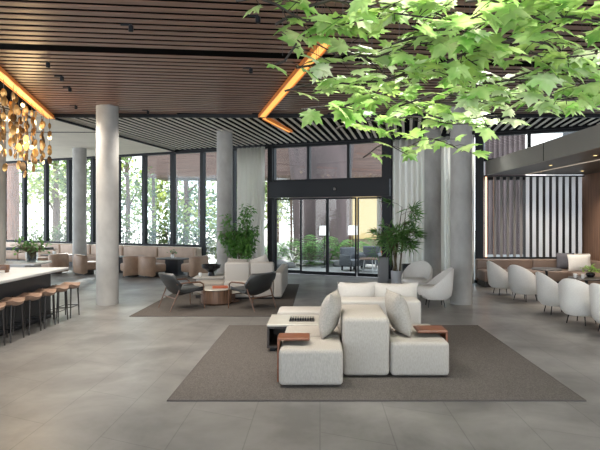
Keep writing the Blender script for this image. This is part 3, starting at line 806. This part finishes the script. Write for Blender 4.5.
t = thing('bowl', 'black ceramic bowl on the low white block table', 'bowl', (-2.72, 13.5, RZ + .396))
MB().lathe([(.09, 0), (.07, .09), (.10, .12), (.22, .19), (.24, .27), (.225, .28), (.2, .2), (.05, .15)], 28).build('body', M['ceramic'], t)
t = thing('glass_cup', 'small shiny cup beside the black bowl', 'cup', (-2.95, 13.3, RZ + .396))
MB().lathe([(.03, 0), (.045, .03), (.045, .09), (.04, .09), (.038, .03)], 16).build('body', M['white'], t)
t = thing('ottoman', 'wide beige ottoman between the two lounge chairs, behind the round table', 'ottoman', (-2.55, 12.62, RZ))
MB().box((0, 0, .22), (.72, .62, .30), bev=.06, seg=4).build('cushion', M['sofa'], t); MB().box((0, 0, .035), (.6, .5, .07)).build('plinth', M['darkwood'], t)
rt = thing('round_table', 'round walnut drum table with a red book on top', 'coffee table', (-2.24, 11.68, RZ))
MB().lathe([(.30, 0), (.335, .03), (.335, .30), (.33, .305)], 40).build('drum', M['drumwood'], rt)
MB().lathe([(.345, .0), (.355, .01), (.345, .025)], 40, (0, 0, .307)).build('tabletop', M['tabletop'], rt)
rt = thing('round_table', 'smaller low beige round table tucked beside the walnut drum table', 'coffee table', (-1.93, 11.97, RZ))
MB().lathe([(.05, .02), (.05, .19)], 14).lathe([(.15, 0), (.15, .02)], 20).build('stem', M['walnutl'], rt)
MB().lathe([(.22, 0), (.235, .01), (.22, .03)], 32, (0, 0, .19)).build('tabletop', M['tabletop'], rt)
bk = thing('book', 'red book lying on the walnut drum table', 'book', (-2.16, 11.68, RZ + .333), .2)
MB().box((0, 0, .018), (.33, .22, .036), bev=.003, seg=1).build('cover', M['red'], bk); MB().box((.012, 0, .018), (.325, .205, .026)).build('pages', M['paper'], bk)

def make_lounge(loc_, rz, label):
    t = thing('lounge_chair', label, 'armchair', loc_, rz, 'black leather lounge chairs')
    # front is local -y. shell: side profile (y, z) and half widths
    prof = [(-.34, .36, .26), (-.30, .385, .29), (-.1, .345, .30), (.12, .31, .31), (.22, .36, .35), (.30, .46, .375), (.38, .60, .38), (.45, .73, .35), (.457, .75, .31)]
    up, dn = [], []
    for (y, z, hw) in prof:
        ru, rd = [], []
        for i in range(11):
            u = -1 + .2 * i; wr = abs(u) ** 2.5
            yy = y - (.10 * wr if z > .4 else 0); zz = z + (.07 * wr if z < .5 else 0)
            ru.append((u * hw, yy, zz)); rd.append((u * hw * 1.02, yy + (.035 if z > .4 else .01), zz - (.02 if z > .45 else .04)))
        up.append(ru); dn.append(rd)
    mb = MB(); mb.grid(up); mb.grid(dn)
    ring = lambda g: g[0] + [r[-1] for r in g[1:]] + g[-1][-2::-1] + [r[0] for r in g[-2:0:-1]]
    mb.grid([ring(up), ring(dn)], True); bmesh.ops.remove_doubles(mb.bm, verts=mb.bm.verts, dist=.0006)
    mb.build('shell', M['dleather'], t, 60)
    MB().box((0, -.08, .385), (.50, .50, .07), bev=.03, seg=3).build('seat_cushion', M['dleather'], t)
    for s in (-1, 1):
        MB().tube([(s * .34, -.30, 0), (s * .345, -.29, .30), (s * .345, -.27, .50), (s * .345, -.2, .545), (s * .35, .1, .55), (s * .35, .30, .53)], [.012, .015, .015, .016, .016, .012], 8).build('arm', M['walnutl'], t)
        MB().tube([(s * .30, .42, 0), (s * .335, .18, .54)], [.011, .016], 8).build('leg', M['walnutl'], t)
    MB().tube([(-.34, -.28, .28), (.34, -.28, .28)], .012, 8).build('rail', M['walnutl'], t)
    MB().tube([(-.315, .32, .25), (.315, .32, .25)], .012, 8).build('rail', M['walnutl'], t)
    return t
LC = make_lounge((-2.80, 11.1, RZ), math.radians(128), 'black leather lounge chair facing the drum table, nearer the thick column')
dup(LC, (-1.42, 11.1, RZ), math.radians(-129), 'black leather lounge chair turned away, nearer the modular sofa')

# ------------------------------------------------------------------ indoor plants
def fan_leaf(mb, p, d, s, n=8):
    """palm hand: n narrow leaflets fanned around direction d"""
    d = d.normalized(); sd = d.cross(Vector((rnd(-1, 1), rnd(-1, 1), rnd(-.3, 1))))
    sd = sd.normalized() if sd.length > .05 else Vector((1, 0, 0)); up = sd.cross(d)
    for k in range(n):
        a = math.radians(-100 + 200 * k / (n - 1)); q = (d * math.cos(a) + sd * math.sin(a)).normalized(); w_ = (sd * math.cos(a) - d * math.sin(a)) * s * .045
        L_ = s * rnd(.8, 1.1); dr = Vector((0, 0, -.10 * L_))
        mb.poly([p, p + q * L_ * .45 + w_ + up * .01, p + q * L_ + dr, p + q * L_ * .45 - w_ + up * .01], [(0, 1, 2), (0, 2, 3)])
pp = thing('potted_palm', 'lady palm in a white planter beside the entrance', 'plant', (2.02, 14.25, 0))
MB().lathe([(.12, 0), (.14, .02), (.15, .46), (.135, .46), (.13, .42)], 28).build('planter', M['potw'], pp)
MB().lathe([(.13, .40), (.05, .41)], 20).build('soil', M['soil'], pp)
sm, lm = MB(), MB()
for i in range(9):
    a = rnd(0, 2 * PI); bx, by = rnd(-.08, .08), rnd(-.08, .08); hh = rnd(1.25, 2.42); tx, ty = bx + rnd(-.32, .32), by + rnd(-.25, .25)
    sm.tube([(bx, by, .38), ((bx + tx) / 2, (by + ty) / 2, .4 + hh * .5), (tx, ty, hh)], [.016, .014, .01], 6)
    for k in range(8):
        f = rnd(.45, 1.0); o_ = Vector((bx + (tx - bx) * f, by + (ty - by) * f, .38 + (hh - .38) * f)); a = rnd(0, 2 * PI)
        d = Vector((math.cos(a), math.sin(a), rnd(.0, .8))); e = o_ + d.normalized() * rnd(.22, .48)
        sm.tube([o_, (o_ + e) / 2 + Vector((0, 0, .03)), e], .005, 4); fan_leaf(lm, e, d + Vector((0, 0, -.25)), rnd(.28, .42))
sm.build('canes', M['cane'], pp); lm.build('fronds', M['palm'], pp, 180)
t = thing('planter', 'tall grey rectangular planter box beside the glass entrance', 'planter', (1.70, 14.55, 0))
MB().box((0, 0, .40), (.26, .26, .80), bev=.01, seg=1).build('box', M['potg'], t); MB().box((0, 0, .805), (.22, .22, .012)).build('soil', M['soil'], t)
t = thing('planter', 'dark square planter hidden behind the lady palm', 'planter', (2.36, 14.5, 0))
MB().box((0, 0, .30), (.3, .3, .60), bev=.01, seg=1).build('box', M['bar'], t); MB().box((0, 0, .605), (.25, .25, .012)).build('soil', M['soil'], t)
bp_ = thing('bamboo_plant', 'tall leafy bamboo plant in front of the concrete column and curtain', 'plant', (-2.10, 14.7, 0))
MB().lathe([(.18, 0), (.2, .02), (.22, .45), (.2, .45), (.195, .4)], 26).build('planter', M['potg'], bp_)
MB().lathe([(.19, .38), (.05, .39)], 20).build('soil', M['soil'], bp_)
sm, lm = MB(), MB()
for i in range(13):
    bx, by = rnd(-.13, .13), rnd(-.13, .13); hh = rnd(1.35, 2.15); tx, ty = bx * 2 + rnd(-.46, .46), by + rnd(-.3, .3)
    sm.tube([(bx, by, .37), (bx * .7 + tx * .3, by * .7 + ty * .3, .37 + hh * .45), (tx, ty, hh)], [.010, .009, .005], 6)
    for k in range(130):
        f = rnd(.38, 1.03) ** .9; o_ = Vector((bx + (tx - bx) * f ** 1.5, by + (ty - by) * f ** 1.5, .37 + (hh - .37) * f)) + Vector((rnd(-.16, .16), rnd(-.16, .16), rnd(-.1, .08)))
        simple_leaf(lm, o_, rnd(.10, .18), Vector((rnd(-1, 1), rnd(-1, 1), rnd(-.9, .2))))
sm.build('canes', M['cane'], bp_); lm.build('leaves', M['bamboo'], bp_, 180)

# ------------------------------------------------------------------ hanging maple sprays
HALF = [(0, -.02), (.20, -.12), (.27, .02), (.56, -.02), (.47, .17), (.62, .27), (.92, .46), (.66, .50), (.62, .66), (.42, .50), (.30, .54), (.40, .82), (.22, .80), (.14, .94), (0, 1.18)]
def maple_leaf(mb, p, s, R):
    pts = HALF + [(-x, y) for (x, y) in HALF[-2:0:-1]]
    def lift(x, y): return -.30 * x * x - .22 * (y - .3) ** 2 + .10 * abs(x)
    c = (0, .32)
    v = [R @ Vector((c[0] * s, c[1] * s, (lift(*c) + .02) * s)) + p]
    for (x, y) in pts: v.append(R @ Vector((x * s, y * s, lift(x, y) * s)) + p)
    n = len(pts)
    mb.poly(v, [(0, 1 + i, 1 + (i + 1) % n) for i in range(n)])
def spray(px, py, z, length, heading, nl, size, m, label):
    c = at(px, py, z)
    t = thing('maple_spray', label, 'hanging foliage', c, heading, 'hanging maple leaf sprays')
    L2 = length / 2
    main = [Vector((-L2 + length * i / 6, .06 * math.sin(i * 1.3 + px), .05 * math.cos(i * .9 + py) - .02 * abs(i - 3))) for i in range(7)]
    sm, lm = MB(), MB(); sm.tube(main, [.011 - .0011 * i for i in range(7)], 6)
    for k in range(nl):
        f = (k + rnd(.2, .8)) / nl * 6; i = min(5, int(f)); b0 = main[i].lerp(main[i + 1], f - i)
        sd = 1 if k % 2 else -1; a = rnd(.3, 1.3) * sd
        e = b0 + Vector((math.cos(a), math.sin(a), rnd(-.25, .25))) * rnd(.08, .34)
        sm.tube([b0, (b0 + e) / 2 + Vector((0, 0, .015)), e], .0035, 4)
        R = (Matrix.Rotation(rnd(0, 2 * PI), 3, 'Z') @ Matrix.Rotation(math.radians(rnd(-42, 42)), 3, 'X') @ Matrix.Rotation(math.radians(rnd(-30, 30)), 3, 'Y'))
        # lean many leaves towards the room so their faces show
        R = Matrix.Rotation(-heading, 3, 'Z') @ Matrix.Rotation(math.radians(rnd(0, 24)), 3, 'X') @ Matrix.Rotation(heading, 3, 'Z') @ R
        maple_leaf(lm, e, size * rnd(.62, 1.1), R)
    sm.build('twig', M['stem'], t); lm.build('leaves', m, t, 25)
    for u in (-.3, .3):
        q = main[3].lerp(main[0] if u < 0 else main[6], .6)
        MB().tube([q, (q.x, q.y, CEIL + .2 - c.z)], .0014, 4).build('hanging_wire', M['wire'], t)
    return t
SPR = [(292, 6, 3.30, .75, .35, 16), (318, 18, 3.28, .6, -.3, 12), (375, 5, 3.32, .9, .1, 20), (425, 10, 3.35, .9, .6, 20), (470, 14, 3.30, .8, -.4, 16),
       (525, 6, 3.34, .9, .2, 16), (575, 12, 3.30, .8, -.5, 18), (302, 47, 3.22, .55, -.4, 10), (345, 60, 3.20, .85, .3, 16), (395, 45, 3.24, .9, -.2, 20),
       (440, 42, 3.26, .9, .5, 20), (505, 48, 3.24, .9, -.1, 14), (555, 44, 3.22, .85, .4, 18), (596, 55, 3.24, .8, -.3, 16), (332, 86, 3.12, .9, .2, 16),
       (375, 76, 3.14, .9, -.5, 20), (420, 72, 3.14, .95, .1, 20), (462, 74, 3.16, .9, .6, 18), (510, 76, 3.14, .9, -.3, 18), (560, 74, 3.14, .9, .2, 18),
       (345, 106, 3.02, .9, -.2, 14), (392, 98, 3.04, .95, .3, 18), (438, 98, 3.04, 1.0, -.4, 20), (486, 96, 3.04, 1.0, .2, 20), (532, 94, 3.04, .9, -.1, 16), (584, 90, 3.04, .9, .4, 18),
       (372, 124, 2.92, .8, .3, 11), (425, 118, 2.94, .9, -.3, 16), (470, 114, 2.94, .9, .1, 14), (432, 142, 2.80, .8, .2, 12), (385, 148, 2.78, .6, -.3, 7)]
def where(px, py):
    v = 'top edge' if py < 30 else 'upper' if py < 62 else 'middle' if py < 90 else 'lower' if py < 112 else 'lowest'
    return v
rowc = {}
for s_ in SPR: rowc.setdefault(where(s_[0], s_[1]), []).append(s_)
ordn = ['first', 'second', 'third', 'fourth', 'fifth', 'sixth', 'seventh', 'eighth']
for k, (px, py, z, ln, hd_, nl) in enumerate(SPR):
    v = where(px, py); row = sorted(rowc[v]); i = row.index(SPR[k])
    tail = {'top edge': 'topmost row', 'upper': 'second row down', 'middle': 'middle row', 'lower': 'second lowest row', 'lowest': 'lowest row'}[v]
    spray(px, py, z, ln, hd_, int(nl * .9), .19, M[('maple', 'maple2', 'maple', 'maple3', 'maple')[k % 5]], 'hanging green maple leaf spray, %s from the left in the %s' % (ordn[i], tail))

# ------------------------------------------------------------------ outside
struct('ground', MB().prism([(-40, fy(-40) + .3), (30, fy(30) + .3), (30, 70), (-40, 70)], -.14, -.02), M['paving'], 'pale paving outside the glass front', 'ground')
# brown clad building beyond
b1 = thing('pavilion', 'brown timber clad building outside the tall windows', 'building', (-3.5, 28, -.02))
MB().box((2.175, 2, 6.15), (15.65, 4, 4.3)).build('upper_storey', M['extwood'], b1)
MB().box((2.175, -.05, 3.95), (15.65, .3, .12)).build('fascia', M['bark'], b1)
for i in range(8): MB().box((-5.2 + i * 1.2, .2, 2.0), (.12, .12, 4.0)).build('post', M['bark'], b1)
b2 = thing('plum_drum', 'big round plum brown stucco drum outside the entrance', 'building', (.05, 24.6, -.02))
MB().lathe([(1.25, 0), (1.3, 2.6), (1.5, 5), (1.75, 8)], 48).build('wall', M['drum'], b2)
b3 = thing('cream_building', 'cream building with warm lit windows beyond the entrance', 'building', (4.6, 29, -.02))
MB().box((0, .6, 1.95), (7.0, 1, 3.9)).build('wall', M['cream'], b3)
for x in (-2.2, -.4): MB().box((x, .07, 2.0), (1.3, .12, 2.6)).build('window', M['litwin'], b3)
for x in (-3.0, -1.3, .4): MB().box((x, .0, 2.0), (.14, .2, 4)).build('mullion', M['walnutl'], b3)
MB().box((-1.3, .0, 3.4), (3.6, .2, .16)).build('transom', M['walnutl'], b3)
b4 = thing('fluted_tower', 'plum fluted facade seen through the clerestory', 'building', (9.2, 27, -.02))
fm = MB().box((0, .5, 5), (2.1, 1, 10))
for i in range(9): fm.box((-1.0 + i * .25, -.03, 5), (.10, .12, 10))
fm.build('wall', M['drum'], b4)
b5 = thing('white_building', 'pale building with windows seen through the clerestory', 'building', (17.0, 30, -.02))
MB().box((0, .5, 4), (8, 1, 8.0)).build('wall', M['whiter'], b5)
for i in range(5): MB().box((-3 + i * 1.5, -.02, 6.6), (1.0, .1, 1.4)).build('window', M['findark'], b5)
# ferns
def frond(mb, sm, a, ln, up):
    d = Vector((math.cos(a), math.sin(a), 0)); pts = []
    for i in range(8):
        f = i / 7; pts.append(d * ln * f + Vector((0, 0, up * math.sin(f * 2.2) )))
    sm.tube(pts, .006, 4); sd = Vector((-d.y, d.x, 0))
    for i in range(1, 8):
        for q in (0, .5):
            p = pts[i] if q == 0 else pts[i - 1].lerp(pts[i], .5)
            l_ = ln * .28 * (1.1 - (i / 8) ** 2)
            for s in (-1, 1):
                e = p + sd * s * l_ + d * l_ * .5 + Vector((0, 0, -.25 * l_)); w_ = d * .035
                mb.poly([p - w_, p + w_, e], [(0, 1, 2)])
def fern(x, y, s, label, z=-.02):
    t = thing('fern', label, 'plant', (x, y, z), 0, 'ferns in the bed outside the entrance')
    lm, sm = MB(), MB()
    for i in range(20): frond(lm, sm, 2 * PI * i / 20 + rnd(-.2, .2), s * rnd(.7, 1.1), s * rnd(.45, 1.0))
    sm.build('stalks', M['cane'], t); lm.build('fronds', M['fern'], t, 180)
for (x, y, s, l) in [(-1.75, 20.9, 1.1, 'fern outside next to the curtain side of the entrance'), (-1.05, 21.6, 1.25, 'fern outside behind the second glass panel'), (-.35, 20.8, 1.15, 'big fern outside behind the middle of the entrance'),
                     (.3, 21.3, 1.2, 'fern outside in front of the plum drum'), (.95, 22.0, .9, 'fern outside between the two lamps'), (2.6, 24.5, 1.0, 'fern outside in front of the cream building')]:
    fern(x, y, s, l)
for i, (x, y, s) in enumerate([(-1.55, 20.0, .28), (-1.15, 20.1, .2), (.75, 20.6, .22)]):
    mb = MB(); g = bmesh.ops.create_icosphere(mb.bm, subdivisions=2, radius=s)
    for v in mb.bm.verts: v.co = Vector((v.co.x * 1.3, v.co.y, v.co.z * .7 + s * .45)) * (1 + rnd(-.08, .08))
    o = mb.build('rock', M['rock'], None, 50); o.location = (x, y, -.04); tag(o, ['largest grey rock beside the ferns outside', 'small grey rock next to the large one outside', 'small grey rock below the lamp outside'][i], 'rock', 'rocks outside the entrance')
def lamp(x, y, label):
    t = thing('floor_lamp', label, 'lamp', (x, y, -.02), 0, 'white shaded lamps outside the entrance')
    MB().lathe([(.14, 0), (.14, .02), (.02, .03)], 20).build('base', M['black'], t); MB().tube([(0, 0, .02), (0, 0, 1.25)], .014, 8).build('pole', M['black'], t)
    MB().lathe([(.19, 1.2), (.17, 1.55)], 24).build('lamp_shade', M['shade'], t)
lamp(.16, 20.2, 'white shaded lamp outside in front of the plum drum'); lamp(1.26, 20.6, 'white shaded lamp outside in front of the cream building')
def patio_chair(x, y, rz, m, label):
    t = thing('patio_chair', label, 'armchair', (x, y, -.02), rz, 'patio chairs outside the entrance')
    MB().box((0, -.05, .28), (.6, .6, .22), bev=.05).build('seat', m, t); MB().box((0, .28, .5), (.66, .12, .6), bev=.05).build('backrest', m, t)
    for s in (-1, 1):
        MB().box((s * .33, 0, .36), (.08, .6, .4), bev=.03).build('arm', m, t)
        for q in (-.25, .25): MB().box((s * .27, q, .085), (.05, .05, .17)).build('leg', M['black'], t)
patio_chair(1.15, 19.1, .6, M['wicker'], 'grey wicker patio chair outside, nearer the ferns'); patio_chair(1.85, 19.9, -.3, M['wicker'], 'grey wicker patio chair outside, farther from the glass')
patio_chair(2.55, 20.8, -.8, M['orange'], 'orange patio armchair outside behind the palm')
t = thing('patio_table', 'round wood patio table outside between the wicker chairs', 'table', (1.75, 18.7, -.02))
MB().lathe([(.38, .42), (.4, .43), (.38, .46)], 28).build('tabletop', M['walnutl'], t)
for a in (40, 160, 280): MB().tube([(.22 * math.cos(math.radians(a)), .22 * math.sin(math.radians(a)), .42), (.28 * math.cos(math.radians(a)), .28 * math.sin(math.radians(a)), 0)], .015, 8).build('leg', M['white'], t)
# trees and shrubs
def blob_leaves(mb, c, r, n, s):
    for i in range(n):
        v = Vector((rnd(-1, 1), rnd(-1, 1), rnd(-1, 1)))
        while v.length > 1: v = Vector((rnd(-1, 1), rnd(-1, 1), rnd(-1, 1)))
        simple_leaf(mb, Vector(c) + Vector((v.x * r[0], v.y * r[1], v.z * r[2])), s * rnd(.6, 1.3))
def tree(x, y, h, tr_, m, label, cz=.62, cr=(1.8, 1.5, 2.2), n=900, ls=.42, bark='bark', nb=5):
    t = thing('tree', label, 'tree', (x, y, -.02), 0, 'trees outside the windows')
    tm = MB().tube([(0, 0, 0), (.05, 0, h * .35), (-.05, .05, h * .7), (0, 0, h)], [tr_ * 1.15, tr_, tr_ * .7, tr_ * .25], 12)
    lm = MB()
    for k in range(nb):
        a = 2 * PI * k / nb + rnd(-.3, .3); zz = h * (cz + rnd(-.16, .25)); q = rnd(.5, 1.0); c = (cr[0] * q * math.cos(a), cr[1] * q * math.sin(a), zz)
        tm.tube([(0, 0, zz - h * .15), (c[0] * .5, c[1] * .5, zz - .2), c], [tr_ * .4, tr_ * .25, tr_ * .1], 6)
        blob_leaves(lm, c, (cr[0] * .7, cr[1] * .7, cr[2] * .45), n // nb, ls)
    tm.build('trunk', M[bark], t); lm.build('crown', m, t, 180)
tree(-16.4, 28.5, 12, .42, M['tree1'], 'thick red barked tree outside behind the bar', .62, (2.0, 1.5, 2.6), 500, .4, 'redbark')
tree(-15.2, 31, 8.5, .16, M['tree2'], 'pale leaved tree outside, right of the red barked trunk', .5, (1.6, 1.4, 2.5), 600)
tree(-12.6, 27, 8, .13, M['tree1'], 'slender tree outside, left of the distant column', .5, (1.3, 1.2, 2.6), 550)
tree(-13.2, 33.5, 9, .16, M['tree2'], 'pale leaved tree outside behind the distant column', .45, (1.8, 1.5, 3.0), 600)
tree(-9.0, 25.2, 7, .10, M['tree1'], 'slender tree outside, just right of the thick column', .5, (1.0, 1.0, 2.4), 420, .3)
tree(-8.6, 34.5, 8, .15, M['tree2'], 'pale tree behind the timber clad building', .35, (2.2, 1.6, 2.6), 800)
tree(-4.2, 36, 8, .15, M['tree2'], 'pale tree behind the building, left of the bamboo', .35, (2.2, 1.6, 2.6), 800)
for i, (x, y, m, l) in enumerate([(-22, 36, 'tree1', 'dense distant tree farthest along behind the bar'), (-18.5, 38, 'tree2', 'dense pale distant tree seen past the red barked trunk'), (-15.0, 37, 'tree1', 'dense distant tree behind the distant column'),
        (-12.0, 39, 'tree2', 'dense pale distant tree seen left of the thick column'), (-9.6, 39, 'tree1', 'dense distant tree seen right of the thick column'), (-6.2, 40, 'tree2', 'dense pale distant tree under the timber clad building'), (-3.2, 40, 'tree1', 'dense distant tree seen beside the bamboo')]):
    tree(x, y, 7.5, .16, M[m], l, .38, (2.0, 1.2, 3.2), 1300, .42)
def shrub(x, y, r, h, m, label, n=420, ls=.2):
    t = thing('shrub', label, 'shrub', (x, y, -.02), 0, 'shrubs outside along the windows')
    sm, lm = MB(), MB()
    for i in range(5):
        a = 2 * PI * i / 5; sm.tube([(0, 0, 0), (.3 * r * math.cos(a), .3 * r * math.sin(a), h * .4), (.6 * r * math.cos(a), .6 * r * math.sin(a), h * .75)], [.03, .02, .01], 6)
    blob_leaves(lm, (0, 0, h * .55), (r, r * .8, h * .48), n, ls); sm.build('stems', M['bark'], t); lm.build('leaves', m, t, 180)
SH = [(-12.9, 24.6, .8, 1.9, 'tree2'), (-11.3, 24.0, .7, 1.6, 'tree1'), (-10.3, 24.8, .7, 2.0, 'bright'), (-8.25, 22.6, .55, 2.0, 'tree1'), (-7.5, 22.8, .65, 2.5, 'tree2'), (-6.6, 22.2, .6, 1.7, 'tree1'),
      (-5.9, 21.6, .6, 2.3, 'tree1'), (-5.2, 21.6, .55, 1.5, 'tree2'), (-4.5, 21.0, .6, 1.7, 'tree1'), (-3.7, 20.4, .5, 1.9, 'tree2'), (-3.0, 20.2, .5, 1.3, 'tree1')]
words = ['yellow green shrub outside, farthest along the windows behind the bar', 'dark shrub outside, second along from the bar end', 'bright green shrub outside just left of the distant column',
         'dark shrub outside just right of the thick column', 'tall yellow green shrub outside in the bay right of the column', 'dark low shrub outside behind the banquette middle', 'tall dark shrub outside behind the window table',
         'pale low shrub outside behind the flower vase', 'dark shrub outside behind the tan club chair', 'pale shrub outside close to the concrete column by the bamboo', 'low dark shrub outside behind the bamboo']
for (x, y, r, h, m), l in zip(SH, words): shrub(x, y, r, h, M[m], l)
